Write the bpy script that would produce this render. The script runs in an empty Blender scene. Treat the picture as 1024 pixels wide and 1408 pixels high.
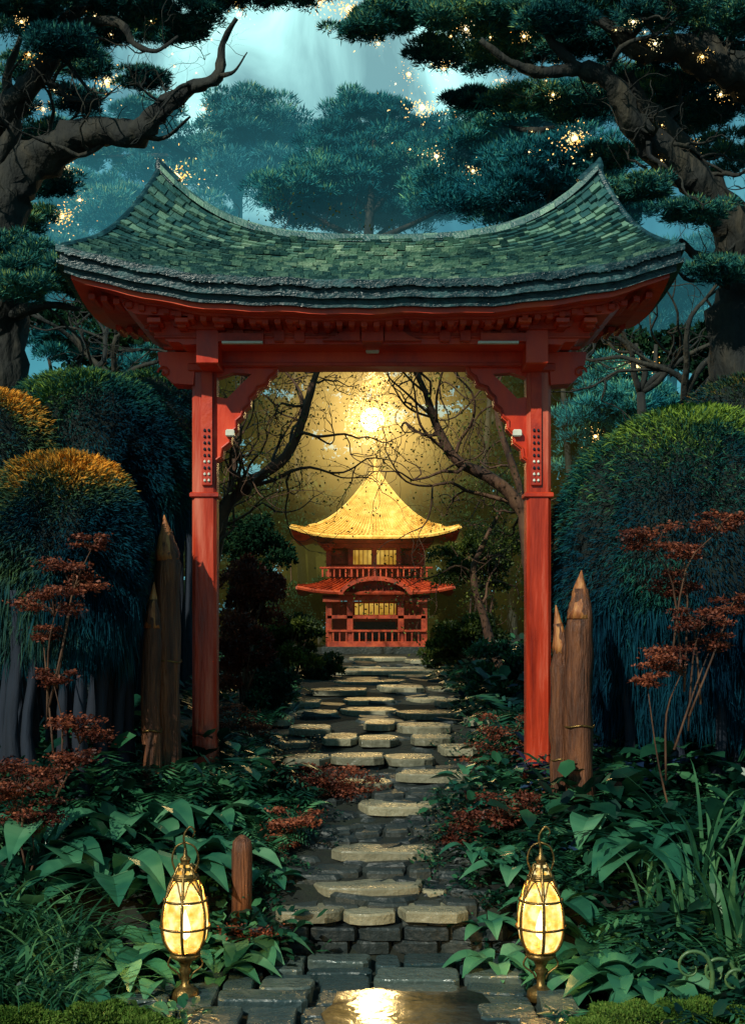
import bpy, math, random
import numpy as np
from mathutils import Vector, noise
random.seed(7); rng=np.random.default_rng(7)
F=1773.; CZ=2.4; HY=850.
scene=bpy.context.scene
def at(px,py,d): return np.array([(px-512)*d/F, d, CZ+(HY-py)*d/F])
def nrm(a): return a/np.maximum(np.linalg.norm(a,axis=-1,keepdims=True),1e-9)

# ---------------------------------------------------------------- materials
def newmat(name):
    m=bpy.data.materials.new(name); m.use_nodes=True
    nt=m.node_tree; nt.nodes.clear()
    out=nt.nodes.new('ShaderNodeOutputMaterial'); return m,nt,out
def ramp(nt,fac,cols,pos=None):
    r=nt.nodes.new('ShaderNodeValToRGB'); e=r.color_ramp.elements
    n=len(cols); pos=pos or [i/(n-1) for i in range(n)]
    e[0].position=pos[0]; e[0].color=(*cols[0],1); e[1].position=pos[-1]; e[1].color=(*cols[-1],1)
    for i in range(1,n-1):
        x=e.new(pos[i]); x.color=(*cols[i],1)
    nt.links.new(fac,r.inputs[0]); return r.outputs[0]
def surf(name,cols,scale=4,rough=.7,bump=.3,bscale=None,stretch=(1,1,1),metal=0,attr=False,spec=.5,dist=.02,rvar=0):
    m,nt,out=newmat(name); N=nt.nodes.new; L=nt.links.new
    b=N('ShaderNodeBsdfPrincipled'); b.inputs['Metallic'].default_value=metal; b.inputs['Roughness'].default_value=rough
    b.inputs['Specular IOR Level'].default_value=spec
    tc=N('ShaderNodeTexCoord'); mp=N('ShaderNodeMapping'); mp.inputs['Scale'].default_value=stretch
    L(tc.outputs['Object'],mp.inputs[0])
    n=N('ShaderNodeTexNoise'); n.inputs['Scale'].default_value=scale; n.inputs['Detail'].default_value=6; n.inputs['Roughness'].default_value=.65
    L(mp.outputs[0],n.inputs['Vector'])
    fac=n.outputs[0]
    if attr:
        a=N('ShaderNodeAttribute'); a.attribute_name='rnd'
        mx=N('ShaderNodeMath'); mx.operation='MULTIPLY_ADD'; mx.inputs[1].default_value=.6; L(a.outputs['Fac'],mx.inputs[0])
        m2=N('ShaderNodeMath'); m2.operation='MULTIPLY'; m2.inputs[1].default_value=.42; L(n.outputs[0],m2.inputs[0]); L(m2.outputs[0],mx.inputs[2])
        col=ramp(nt,mx.outputs[0],cols)
    else:
        k=len(cols); col=ramp(nt,fac,cols,[.3+.4*i/(k-1) for i in range(k)])
    L(col,b.inputs['Base Color'])
    n2=N('ShaderNodeTexNoise'); n2.inputs['Scale'].default_value=bscale or scale*4; n2.inputs['Detail'].default_value=5
    L(mp.outputs[0],n2.inputs['Vector'])
    bp=N('ShaderNodeBump'); bp.inputs['Strength'].default_value=bump; bp.inputs['Distance'].default_value=dist
    L(n2.outputs[0],bp.inputs['Height']); L(bp.outputs[0],b.inputs['Normal'])
    if rvar:
        mr=N('ShaderNodeMapRange'); mr.inputs[1].default_value=.35; mr.inputs[2].default_value=.65
        mr.inputs[3].default_value=max(rough-rvar,.03); mr.inputs[4].default_value=rough+rvar
        L(n.outputs[0],mr.inputs[0]); L(mr.outputs[0],b.inputs['Roughness'])
    L(b.outputs[0],out.inputs[0]); return m
def leafmat(name,cols,nscale=1.2,trans=.3,rough=.55):
    m,nt,out=newmat(name); N=nt.nodes.new; L=nt.links.new
    a=N('ShaderNodeAttribute'); a.attribute_name='rnd'
    tc=N('ShaderNodeTexCoord'); n=N('ShaderNodeTexNoise'); n.inputs['Scale'].default_value=nscale; n.inputs['Detail'].default_value=2
    L(tc.outputs['Object'],n.inputs['Vector'])
    mx=N('ShaderNodeMath'); mx.operation='MULTIPLY_ADD'; mx.inputs[1].default_value=.75; L(a.outputs['Fac'],mx.inputs[0])
    m2=N('ShaderNodeMapRange'); m2.inputs[1].default_value=.35; m2.inputs[2].default_value=.65; m2.inputs[3].default_value=-.1; m2.inputs[4].default_value=.35
    L(n.outputs[0],m2.inputs[0]); L(m2.outputs[0],mx.inputs[2])
    col=ramp(nt,mx.outputs[0],cols)
    if trans==0:
        b=N('ShaderNodeBsdfDiffuse'); L(col,b.inputs[0]); L(b.outputs[0],out.inputs[0]); return m
    b=N('ShaderNodeBsdfPrincipled'); b.inputs['Roughness'].default_value=rough; b.inputs['Specular IOR Level'].default_value=.3; L(col,b.inputs['Base Color'])
    t=N('ShaderNodeBsdfTranslucent'); L(col,t.inputs[0])
    ms=N('ShaderNodeMixShader'); ms.inputs[0].default_value=trans; L(b.outputs[0],ms.inputs[1]); L(t.outputs[0],ms.inputs[2])
    L(ms.outputs[0],out.inputs[0]); return m
def emat(name,cols,strength,scale=12,transp=0):
    m,nt,out=newmat(name); N=nt.nodes.new; L=nt.links.new
    tc=N('ShaderNodeTexCoord'); n=N('ShaderNodeTexNoise'); n.inputs['Scale'].default_value=scale; n.inputs['Detail'].default_value=4
    L(tc.outputs['Object'],n.inputs['Vector']); col=ramp(nt,n.outputs[0],cols,[.35+.3*i/(len(cols)-1) for i in range(len(cols))])
    e=N('ShaderNodeEmission'); e.inputs[1].default_value=strength; L(col,e.inputs[0])
    s=e.outputs[0]
    if transp:
        t=N('ShaderNodeBsdfTransparent'); ms=N('ShaderNodeMixShader'); ms.inputs[0].default_value=transp
        L(s,ms.inputs[1]); L(t.outputs[0],ms.inputs[2]); s=ms.outputs[0]
    L(s,out.inputs[0]); return m

M={}
M['red']=surf('vermilion_paint',[(.40,.018,.005),(.72,.05,.010),(.85,.10,.02)],2.2,.42,.25,14,(1,1,.35),rvar=.12)
M['redd']=surf('dark_vermilion_paint',[(.26,.010,.004),(.55,.035,.008),(.68,.065,.012)],3,.5,.3,16)
M['post']=surf('post_paint',[(.14,.009,.005),(.50,.04,.012),(.76,.20,.12)],2.0,.34,.35,14,(2.5,2.5,.25),rvar=.1)
M['pred']=surf('aged_red_timber',[(.10,.010,.004),(.28,.030,.008),(.42,.07,.02)],4,.55,.3,16)
M['roof']=surf('mossy_shingle',[(.006,.036,.045),(.03,.11,.105),(.16,.30,.21),(.60,.70,.50)],5,.42,.6,40,attr=True,rvar=.15)
M['fascia']=surf('patinated_fascia',[(.003,.013,.019),(.007,.036,.045),(.03,.12,.13)],6,.34,.6,25,(1,1,2),rvar=.15)
M['white']=surf('white_plate',[(.6,.6,.5),(.8,.78,.65)],10,.4,.1)
M['iron']=surf('old_brass',[(.08,.045,.015),(.34,.20,.06)],18,.35,.3,60,metal=.8)
M['bark']=surf('bark',[(.004,.006,.008),(.016,.017,.014),(.055,.045,.028)],3,.85,1.0,9,(1,1,.35),dist=.07)
M['barkr']=surf('reddish_bark',[(.02,.009,.006),(.085,.036,.018),(.16,.08,.035)],5,.8,.8,16,(1,1,.4),dist=.03)
M['log']=surf('weathered_log',[(.02,.007,.004),(.11,.035,.013),(.26,.09,.03)],5,.6,.8,22,(3,3,.22),dist=.03)
M['warmtip']=surf('warm_lit_log_tip',[(.12,.03,.010),(.34,.11,.03),(.60,.27,.08)],6,.6,.6,22,(3,3,.3),dist=.02)  # orange colour carries the warm light on the stake tips
M['root']=surf('dark_root',[(.003,.006,.014),(.010,.018,.036)],4,.85,.6,12,(2,2,.25))
M['slab']=surf('wet_stone',[(.05,.06,.045),(.17,.16,.11),(.38,.34,.22)],7,.3,.7,20,attr=True,rvar=.2,dist=.025)
M['pave']=surf('wet_paving',[(.008,.022,.026),(.028,.05,.055),(.09,.12,.105)],6,.25,.7,20,attr=True,rvar=.2,dist=.025)
M['dstone']=surf('dark_stone',[(.004,.008,.010),(.014,.022,.023),(.038,.045,.04)],6,.5,.8,18,attr=True)
M['ground']=surf('mossy_soil',[(.002,.004,.003),(.006,.010,.006),(.011,.018,.008)],2.5,.95,.9,12,dist=.05)
M['gold']=surf('golden_thatch',[(.45,.25,.05),(.68,.44,.10),(.82,.60,.22)],5,.55,.4,30)
M['water']=surf('puddle_water',[(.006,.010,.012),(.010,.016,.018)],3,.10,.3,7,dist=.01,rvar=.06)
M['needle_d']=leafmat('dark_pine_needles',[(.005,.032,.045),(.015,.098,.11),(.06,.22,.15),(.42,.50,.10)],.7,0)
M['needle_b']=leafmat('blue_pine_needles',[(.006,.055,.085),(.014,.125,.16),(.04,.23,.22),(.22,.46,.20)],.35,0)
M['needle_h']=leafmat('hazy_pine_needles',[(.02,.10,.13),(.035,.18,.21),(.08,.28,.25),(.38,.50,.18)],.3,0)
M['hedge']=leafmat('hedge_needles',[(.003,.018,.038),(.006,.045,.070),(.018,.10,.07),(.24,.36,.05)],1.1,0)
M['hedge_o']=leafmat('hedge_needles_rimlit',[(.003,.018,.036),(.006,.045,.065),(.06,.11,.04),(.85,.34,.04)],1.1,0)  # last ramp colour is orange rim light on the dome tops
M['moss']=leafmat('moss_leaves',[(.02,.05,.01),(.06,.12,.02),(.14,.2,.04)],3,0)
M['under']=leafmat('undergrowth_leaves',[(.002,.015,.012),(.007,.045,.028),(.03,.13,.055),(.13,.32,.14)],2.0,.25,.30)
M['hosta']=leafmat('hosta_leaves',[(.008,.05,.035),(.02,.11,.065),(.06,.20,.10),(.16,.34,.18)],3.0,.2,.28)
M['blue']=leafmat('blue_leaves',[(.004,.012,.035),(.012,.03,.08),(.04,.09,.17)],2.0,.2,.35)
M['olive']=leafmat('olive_leaves',[(.008,.018,.005),(.035,.06,.01),(.18,.20,.025)],1.5,.35)
M['thick']=leafmat('thicket_leaves',[(.003,.014,.010),(.010,.034,.018),(.04,.08,.025)],.5,0)
M['redleaf']=leafmat('maple_leaves',[(.028,.006,.005),(.12,.026,.014),(.42,.12,.055)],2,.25)
M['grass']=leafmat('grass_blades',[(.010,.05,.028),(.03,.12,.055),(.15,.33,.13)],3,.3,.3)
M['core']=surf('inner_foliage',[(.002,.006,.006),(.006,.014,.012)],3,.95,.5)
M['lampglow']=emat('lantern_pane',[(.95,.42,.04),(1.1,.74,.17),(1.1,1.0,.55)],1.6,16,.42)
M['flame']=emat('flame',[(1,.75,.35),(1,.85,.5)],7)
M['bulb']=emat('warm_bulb',[(1,.62,.20),(1,.78,.38)],4)
M['orb']=emat('orb_glow',[(1,.50,.10),(1,.62,.2)],9)
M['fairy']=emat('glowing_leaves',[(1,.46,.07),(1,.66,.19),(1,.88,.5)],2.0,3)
M['window']=emat('lit_paper_window',[(.55,.28,.03),(.9,.55,.1)],.7,3)

# ---------------------------------------------------------------- geometry helpers
class Geo:
    def __init__(s): s.v=[]; s.f=[]; s.m=[]; s.r=[]; s.n=0
    def add(s,vs,fs,mat=0,rnd=.5):
        s.v.extend([tuple(map(float,v)) for v in vs]); 
        for f in fs: s.f.append([i+s.n for i in f]); s.m.append(mat)
        s.r.extend([rnd]*len(vs)); s.n+=len(vs)
    def box(s,x0,x1,y0,y1,z0,z1,mat=0,rnd=.5,ch=0.012):
        c=min(ch,abs(x1-x0)*.2,abs(z1-z0)*.2,abs(y1-y0)*.2)
        vs=[]
        for z,k in ((z0,c),(z0+c,0),(z1-c,0),(z1,c)):
            for (x,sx),(y,sy) in (((x0,1),(y0,1)),((x1,-1),(y0,1)),((x1,-1),(y1,-1)),((x0,1),(y1,-1))):
                vs.append((x+sx*k,y+sy*k,z))
        fs=[(3,2,1,0),(12,13,14,15)]
        for l in range(3):
            for j in range(4): a=l*4+j; b=l*4+(j+1)%4; fs.append((a,b,b+4,a+4))
        s.add(vs,fs,mat,rnd)
    def extr(s,poly,y0,y1,mat=0,rnd=.5):
        n=len(poly); vs=[(p[0],y0,p[1]) for p in poly]+[(p[0],y1,p[1]) for p in poly]
        fs=[tuple(range(n)),tuple(range(2*n-1,n-1,-1))]+[(i,i+n,(i+1)%n+n,(i+1)%n) for i in range(n)]
        s.add(vs,fs,mat,rnd)
    def slab(s,outline,z0,z1,mat=0,rnd=.5,ch=.02,tilt=(0,0)):
        o=np.array(outline); c=o.mean(0); n=len(o)
        ins=o+(c-o)/np.linalg.norm(c-o,axis=1)[:,None]*ch
        T=lambda p,z:(p[0],p[1],z+(p[0]-c[0])*tilt[0]+(p[1]-c[1])*tilt[1])
        vs=[(p[0],p[1],z0) for p in o]+[T(p,z1-ch) for p in o]+[T(p,z1) for p in ins]
        fs=[(i,(i+1)%n,(i+1)%n+n,i+n) for i in range(n)]+[(i+n,(i+1)%n+n,(i+1)%n+2*n,i+2*n) for i in range(n)]+[tuple(range(2*n,3*n))]
        s.add(vs,fs,mat,rnd)
    def tube(s,pts,rads,sides=8,mat=0,wob=0.0,sub=3,cap=True):
        P=np.array(pts,float); R=np.array(rads,float)
        if len(P)>2 and sub>1:
            Pe=np.vstack([2*P[0]-P[1],P,2*P[-1]-P[-2]]); o=[];r=[]
            for i in range(len(P)-1):
                for k in range(sub):
                    t=k/sub; p0,p1,p2,p3=Pe[i],Pe[i+1],Pe[i+2],Pe[i+3]
                    o.append(.5*((2*p1)+(-p0+p2)*t+(2*p0-5*p1+4*p2-p3)*t*t+(-p0+3*p1-3*p2+p3)*t**3)); r.append(R[i]*(1-t)+R[i+1]*t)
            o.append(P[-1]); r.append(R[-1]); P=np.array(o); R=np.array(r)
        T=nrm(np.gradient(P,axis=0)); ref=np.array([.31,.2,.93]) if abs(T[0][2])<.8 else np.array([1,.13,.05])
        a=np.linspace(0,2*math.pi,sides,endpoint=False); vs=[]
        u=nrm(np.cross(T[0],ref))
        for i in range(len(P)):
            u=nrm(u-T[i]*np.dot(u,T[i])); w=np.cross(T[i],u)
            for t in a:
                rr=R[i]*(1+wob*noise.noise(Vector(P[i]*(1.5/max(R[i],.03)*.3))+Vector((math.cos(t)*1.3,math.sin(t)*1.3,0)))*2) if wob else R[i]
                vs.append(P[i]+(u*math.cos(t)+w*math.sin(t))*rr)
        fs=[(i*sides+j,i*sides+(j+1)%sides,(i+1)*sides+(j+1)%sides,(i+1)*sides+j) for i in range(len(P)-1) for j in range(sides)]
        if cap: fs+=[tuple(range(sides-1,-1,-1)),tuple((len(P)-1)*sides+j for j in range(sides))]
        s.add(vs,fs,mat)
        return P,R
    def lathe(s,c,prof,sides=16,mat=0,squash=1):
        vs=[(c[0]+r*math.cos(a*2*math.pi/sides),c[1]+squash*r*math.sin(a*2*math.pi/sides),c[2]+z) for r,z in prof for a in range(sides)]
        fs=[(i*sides+j,i*sides+(j+1)%sides,(i+1)*sides+(j+1)%sides,(i+1)*sides+j) for i in range(len(prof)-1) for j in range(sides)]
        s.add(vs,fs,mat)
    def obj(s,name,mats,parent=None,smooth=False):
        me=bpy.data.meshes.new(name); me.from_pydata(s.v,[],s.f)
        for m in mats: me.materials.append(M[m])
        me.polygons.foreach_set('material_index',s.m)
        at_=me.attributes.new('rnd','FLOAT','POINT'); at_.data.foreach_set('value',s.r)
        if smooth: me.polygons.foreach_set('use_smooth',[True]*len(s.f))
        me.update(); o=bpy.data.objects.new(name,me); scene.collection.objects.link(o)
        if parent: o.parent=parent
        return o
def empty(name,loc=(0,0,0)):
    e=bpy.data.objects.new(name,None); scene.collection.objects.link(e); e.empty_display_size=.2; return e
class Leaves:
    def __init__(s): s.q=[]; s.r=[]
    def raw(s,Q,r): s.q.append(np.asarray(Q,dtype=np.float32).reshape(-1,4,3)); s.r.append(np.asarray(r,dtype=np.float32))
    def put(s,P,T,L,W,r=None,droop=0):
        n=len(P); T=nrm(T); S=nrm(np.cross(T,rng.normal(size=(n,3)))); L=np.broadcast_to(L,(n,))*rng.uniform(.6,1.3,n); L=L[:,None]
        W=W*rng.uniform(.7,1.3,n)[:,None]
        mid=P+T*L*.45; tip=P+T*L; tip[:,2]-=droop*L[:,0]
        Q=np.stack([P,mid+S*W/2,tip,mid-S*W/2],1)
        s.raw(Q,rng.random(n) if r is None else r)
    def obj(s,name,mat,parent=None):
        Q=np.concatenate(s.q); r=np.clip(np.concatenate(s.r),0,1); N=len(Q)
        me=bpy.data.meshes.new(name); me.vertices.add(N*4); me.vertices.foreach_set('co',Q.reshape(-1))
        me.loops.add(N*4); me.loops.foreach_set('vertex_index',np.arange(N*4,dtype=np.int32))
        me.polygons.add(N); me.polygons.foreach_set('loop_start',np.arange(0,N*4,4,dtype=np.int32))
        me.update(calc_edges=True)
        a=me.attributes.new('rnd','FLOAT','POINT'); a.data.foreach_set('value',np.repeat(r,4).astype(np.float32))
        me.materials.append(M[mat]); o=bpy.data.objects.new(name,me); scene.collection.objects.link(o)
        if parent: o.parent=parent
        return o
def sph(n): return nrm(rng.normal(size=(n,3)))
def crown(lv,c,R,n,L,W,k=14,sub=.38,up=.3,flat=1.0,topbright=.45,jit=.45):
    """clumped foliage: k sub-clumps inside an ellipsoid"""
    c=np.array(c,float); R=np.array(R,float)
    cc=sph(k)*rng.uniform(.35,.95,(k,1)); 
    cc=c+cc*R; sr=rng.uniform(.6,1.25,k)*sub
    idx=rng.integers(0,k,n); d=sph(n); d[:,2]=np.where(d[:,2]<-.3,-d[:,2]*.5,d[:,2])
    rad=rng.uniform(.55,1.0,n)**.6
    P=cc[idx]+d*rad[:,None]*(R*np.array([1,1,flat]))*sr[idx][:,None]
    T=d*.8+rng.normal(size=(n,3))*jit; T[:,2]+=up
    r=rng.random(n)*.55+topbright*np.clip(d[:,2],0,1)*rng.random(n)  # leaves on clump tops painted lighter, as if lit from above
    lv.put(P,T,L,W,r)
def grow(g,p,d,L,r,depth,tips,gn=.5,sides=6,up=.1,mat=0,kids=3):
    p=np.array(p,float); d=nrm(np.array(d,float)); pts=[p]; n=5; rs=[r]
    for i in range(n):
        d=nrm(d+rng.normal(size=3)*gn*.5+np.array([0,0,up])); p=p+d*L/n; pts.append(p); rs.append(r*(1-.55*(i+1)/n))
    g.tube(pts,rs,sides,mat,0,2)
    if depth==0: tips.append(p); tips.append(pts[3]); return
    for i in range(kids):
        j=rng.integers(2,n+1); dd=nrm(d+rng.normal(size=3)*.8)
        grow(g,pts[j],dd,L*rng.uniform(.55,.8),rs[j]*.75,depth-1,tips,gn,max(sides-1,4),up,mat,kids)
    grow(g,pts[-1],d,L*.7,rs[-1],depth-1,tips,gn,sides,up,mat,kids)

# ---------------------------------------------------------------- ground
DS=np.array([-30,9.25,9.6,10.3,11.4,12.3,13,15,18,23,27,36,50,400]); HS=np.array([2.4,2.4,2.05,1.87,1.67,1.5,1.43,1.27,1.2,1.05,.99,.81,.6,.6])
def prof(y): return CZ-np.interp(y,DS,HS)
def gz(x,y):
    s=np.clip((abs(x)-1.4)/3,0,1); s=s*s*(3-2*s)
    soft=CZ-np.interp(y,[-30,7.5,12,36,60,400],[2.4,2.35,1.6,.85,.6,.6])
    base=(prof(y)-.09)*(1-s)+soft*s
    return base+s*.22*(math.sin(x*1.3+y*.7)*math.sin(y*.9-x*.4)+.5)
def build_ground():
    xs=np.concatenate([-np.geomspace(300,6,24),np.linspace(-5.8,5.8,88),np.geomspace(6,300,24)]); ys=np.concatenate([np.linspace(-30,6.5,16),np.linspace(6.7,16,110),np.linspace(16.2,50,70),np.geomspace(52,400,20)])
    vs=[]
    for y in ys:
        for x in xs: vs.append((x,y,gz(x,y)+.035*noise.noise(Vector((x*2.3,y*2.3,0)))))
    nx=len(xs); fs=[(j*nx+i,j*nx+i+1,(j+1)*nx+i+1,(j+1)*nx+i) for j in range(len(ys)-1) for i in range(nx-1)]
    g=Geo(); g.add(vs,fs); g.obj('ground',['ground'],smooth=True)
build_ground()

# ---------------------------------------------------------------- path: paving, steps, puddle
def blob(cx,cy,hx,hy,n=11,p=3.2,j=.06):
    o=[]
    for i in range(n):
        a=2*math.pi*(i+.5)/n; c,s=math.cos(a),math.sin(a)
        k=1/((abs(c)**p+abs(s)**p)**(1/p)); k*=random.uniform(1-j,1+j)
        o.append((cx+hx*c*k,cy+hy*s*k))
    return o
pv=Geo()
def split(x0,x1,y0,y1):
    w,h=x1-x0,y1-y0
    if w*h<random.uniform(.10,.32) or max(w,h)<.42:
        cx,cy=(x0+x1)/2,(y0+y1)/2
        if -.15<cx<.66 and cy<8.3: return
        o=[]
        for (x,y) in ((x0,y0),(x1,y0),(x1,y1),(x0,y1)):
            px_=x+(.02 if x==x0 else -.02)+random.uniform(-.018,.018); py_=y+(.02 if y==y0 else -.02)+random.uniform(-.018,.018); o.append((px_,py_))
        pts=[]
        for i in range(4):
            a=np.array(o[i]); b=np.array(o[(i+1)%4]); l=np.linalg.norm(b-a); e=(b-a)/l
            nn=np.array([-e[1],e[0]])
            pts+=[a+e*.035,a+e*l*.35+nn*random.uniform(-.010,.012),a+e*l*.68+nn*random.uniform(-.010,.012),b-e*.035]
        pv.slab(pts,-.12,random.uniform(-.03,.016),0,random.random(),.012,(random.uniform(-.025,.025),random.uniform(-.025,.025))); return
    if w>h*random.uniform(.9,1.3): m=x0+w*random.uniform(.35,.65); split(x0,m,y0,y1); split(m,x1,y0,y1)
    else: m=y0+h*random.uniform(.35,.65); split(x0,x1,y0,m); split(x0,x1,m,y1)
split(-1.55,.0,6.6,9.24); split(.0,1.3,6.6,9.24)
pv.obj('stone_paving',['pave'])
wt=Geo(); wt.slab(blob(.25,7.55,.55,.90,28,4,.06),-.09,-.014,0,.5,.004); wt.obj('puddle',['water'])
st=Geo()
def tread(x0,x1,py,d,dep=.42,th=.075,p=3.5):
    a=at(x0,py,d); b=at(x1,py,d); z=a[2]; w=(b[0]-a[0])/2; cx=(a[0]+b[0])/2
    st.slab(blob(cx,d+dep/2,w,dep/2,15,p,.09),z-th,z,0,random.uniform(.35,1),.014,(random.uniform(-.02,.02),random.uniform(-.02,.0)))
    k=max(1,int(w*2/.24))
    for i in range(k):
        xx=cx-w*.93+(i+.5)*w*1.86/k
        for r in range(2):
            st.slab(blob(xx+random.uniform(-.02,.02),d+.05+dep*.5,w*.93/k-.006,dep*.46+random.uniform(-.01,.02),9,4,.05),z-th-.01-.13*(r+1),z-th-.012-.13*r,1,random.random(),.02)
TR=[(378,470,1256,9.3),(472,545,1258,9.3),(547,648,1255,9.3),(432,580,1222,9.66),(577,620,1226,9.72),(457,598,1172,10.3),(495,600,1110,11.35),(548,658,1066,12.2),(455,540,1078,12.0),
          (452,530,1042,12.9),(528,600,1044,12.95),(318,386,1047,12.8),(388,452,1044,12.9),(606,662,1030,13.5),(548,624,1000,15),(443,492,1016,14.2),(365,425,1022,14.2),
          (395,466,982,17),(546,640,982,16.8),(468,546,978,17.2),(470,544,964,18.8),(560,615,962,19.2),(460,560,938,22.4),(535,610,930,24),(470,612,918,27.5),(445,560,908,31),(590,640,948,21)]
def solve(py):
    ds=np.linspace(12,34,400); return float(ds[np.argmin(abs(HY+F*(np.interp(ds,DS,HS)-.01)/ds-py))])
for (x0,x1,py) in [(395,455,1003),(565,622,1016),(492,548,1018),(385,440,966),(600,650,966),(425,505,950),(520,585,946),(450,600,923),(480,560,905),(560,610,908),(500,545,996),(640,680,990),(360,400,990)]: TR.append((x0,x1,py,solve(py)))
for t in TR: tread(*t,dep=.3+.022*t[3] if t[3]<14 else .75+(t[3]-14)*.06)
for (x0,x1,py,d) in [(400,640,1241,9.5),(430,620,1196,10.0),(455,650,1140,10.85),(475,640,1090,11.8)]:
    x=x0
    while x<x1:
        w=random.uniform(30,70); a=at(x,py,d); b=at(min(x+w,x1+20)-2,py,d); st.slab(blob((a[0]+b[0])/2,d+.17,(b[0]-a[0])/2,.17,12,4,.07),a[2]-.3,a[2]-random.uniform(.0,.03),1,random.uniform(.6,1),.018,(random.uniform(-.03,.03),0)); x+=w
def rubble(n,d0,d1,hwf,lo,hi,rmin,rmax):
    for i in range(n):
        d=random.uniform(d0,d1); hw=hwf(d); x=random.uniform(-hw,hw)+.08; z=float(prof(d)); r=random.uniform(rmin,rmax)
        st.slab(blob(x,d,r*1.5,r,9,2.6,.12),z-.28,z+random.uniform(lo,hi),1,random.random(),.03,(random.uniform(-.15,.15),random.uniform(-.15,.15)))
rubble(230,9.5,12.6,lambda d:.75 if d<12 else 1.1,-.16,-.05,.06,.17)
rubble(260,12.6,32,lambda d:1.25+.02*d,-.14,-.045,.08,.22)
for r in range(2):
    x=-1.0-.05*r
    while x<.95:
        w=random.uniform(.2,.45); st.slab(blob(x+w/2,9.45,w/2-.006,.16,11,6,.04),-.02+r*.095,.068+r*.097,1,random.random(),.016); x+=w
st.obj('stone_steps',['slab','dstone'])

# ---------------------------------------------------------------- torii gate
gate=empty('temple_gate'); DG=12.5; DE=11.45
XR=(820-222)/2*DG/F; CXR=9*DG/F
XE=(930-88)/2*DE/F; CXE=-3*DE/F
zr0=at(0,330,DG)[2]; zr1=at(0,232,DG)[2]; ze0=at(0,390,DE)[2]; ze1=at(0,342,DE)[2]
def roofS(u,v,side=-1):
    au=abs(u); xr=CXR+XR*u; xe=CXE+XE*u
    zr=zr0+(zr1-zr0)*(.12*au**1.6+.88*au**3.7); ze=ze0+(ze1-ze0)*au**3
    x=xr+(xe-xr)*v; y=DG+side*(DG-DE)*v*(1+.04*au**4)
    z=zr+(ze-zr)*v-(.06+.15*au**3)*4*v*(1-v)*(1.15-.3*v)
    z+=.014*math.sin(u*23+v*5)*math.sin(v*7+u*9)*v
    return np.array([x,y,z])
def sideS(u,v,sx=1):
    a=roofS(sx,v,-1); b=roofS(sx,v,1); t=(u+1)/2; p=a+(b-a)*t; p[0]+=sx*.02*(1-u*u); p[2]-=.10*v*(1-u*u); return p
def shingles(g,S,rows,colfn,flip):
    for r in range(rows):
        v0=max(r/rows-.012,0); v1=min((r+1)/rows+.018,1.0); cols=colfn(r/rows)
        us=np.linspace(-1,1,cols+1); off=(r%2)*.5*(us[1]-us[0])
        us=[-1]+[u+off+random.uniform(-.3,.3)*2/cols for u in us[1:-1]]+[1]; rr_=random.uniform(-.12,.12)
        for a,b in zip(us[:-1],us[1:]):
            if b-a<.002: continue
            gp=.03*(b-a); jj=random.uniform(-.010,.014)
            A,B,C,D=S(a+gp,v0),S(b-gp,v0),S(b-gp,v1+jj*.6),S(a+gp,v1+jj*.6)
            nn=np.cross(B-A,D-A); nn=nn/np.linalg.norm(nn); 
            if nn[2]<0: nn=-nn
            h=.044+random.uniform(-.014,.02)
            vs=[A+nn*.002,B+nn*.002,C+nn*h,D+nn*h,A-nn*.01,B-nn*.01,C+nn*(h-.034),D+nn*(h-.034)]
            hi=.30*max(0,math.sin(a*3.1+1.2+v0*2)*math.sin(v0*4+.4))-.15*abs(a)**2  # roof highlights put into shingle tone, fading towards the ends
            g.add(vs,[(0,1,2,3),(3,2,6,7),(0,3,7,4),(1,5,6,2)],0,min(max(random.random()**1.2*.85+hi+rr_,0),1))
rg=Geo()
for sd in (-1,1): shingles(rg,lambda u,v,sd=sd:roofS(u,v,sd),21,lambda v:int(54+8*v),0)
for sx in (-1,1): shingles(rg,lambda u,v,sx=sx:sideS(u,v,sx),21,lambda v:int(2+20*v),0)
def patch(g,S,nu,nv,off,mat):
    vs=[S(-1+2*i/nu,j/nv)+np.array([0,0,off]) for j in range(nv+1) for i in range(nu+1)]
    g.add(vs,[(j*(nu+1)+i,j*(nu+1)+i+1,(j+1)*(nu+1)+i+1,(j+1)*(nu+1)+i) for j in range(nv) for i in range(nu)],mat)
for sd in (-1,1): patch(rg,lambda u,v,sd=sd:roofS(u,v,sd),30,8,-.015,1)
for sx in (-1,1): patch(rg,lambda u,v,sx=sx:sideS(u,v,sx),8,8,-.015,1)
us=np.linspace(-1,1,31)
for a,b in zip(us[:-1],us[1:]):
    A=roofS(a,0); B=roofS(b,0); k=.012; 
    for (w,z0,z1) in ((.09,-.04,.02),(.05,.02,.045)):
        vs=[]
        for p in (A+(B-A)*k,B-(B-A)*k*.5):
            for dy,dz in ((-w,z0),(-w*.8,z1),(w*.8,z1),(w,z0)): vs.append(p+np.array([0,dy,dz]))
        rg.add(vs,[(0,4,5,1),(1,5,6,2),(2,6,7,3),(0,1,2,3),(7,6,5,4)],0,random.random()*.8)
for sx in (-1,1): # horn tips
    A=roofS(sx,0); B=roofS(sx*.93,0)
    rg.tube([B+[0,0,.0],A+[0,0,.0],A+[sx*.03,0,.11]],[.075,.07,.010],8,1)
    for sd in (-1,1):
        pts=[roofS(sx,v,sd)+np.array([0,0,.02]) for v in np.linspace(0,1,9)]
        rg.tube(pts,[.035]*9,7,1)
loop=[roofS(u,1,-1) for u in np.linspace(-1,1,41)]+[sideS(u,1,1) for u in np.linspace(-1,1,9)[1:-1]]+[roofS(u,1,1) for u in np.linspace(1,-1,41)]+[sideS(u,1,-1) for u in np.linspace(1,-1,9)[1:-1]]
loop=np.array(loop)
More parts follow.
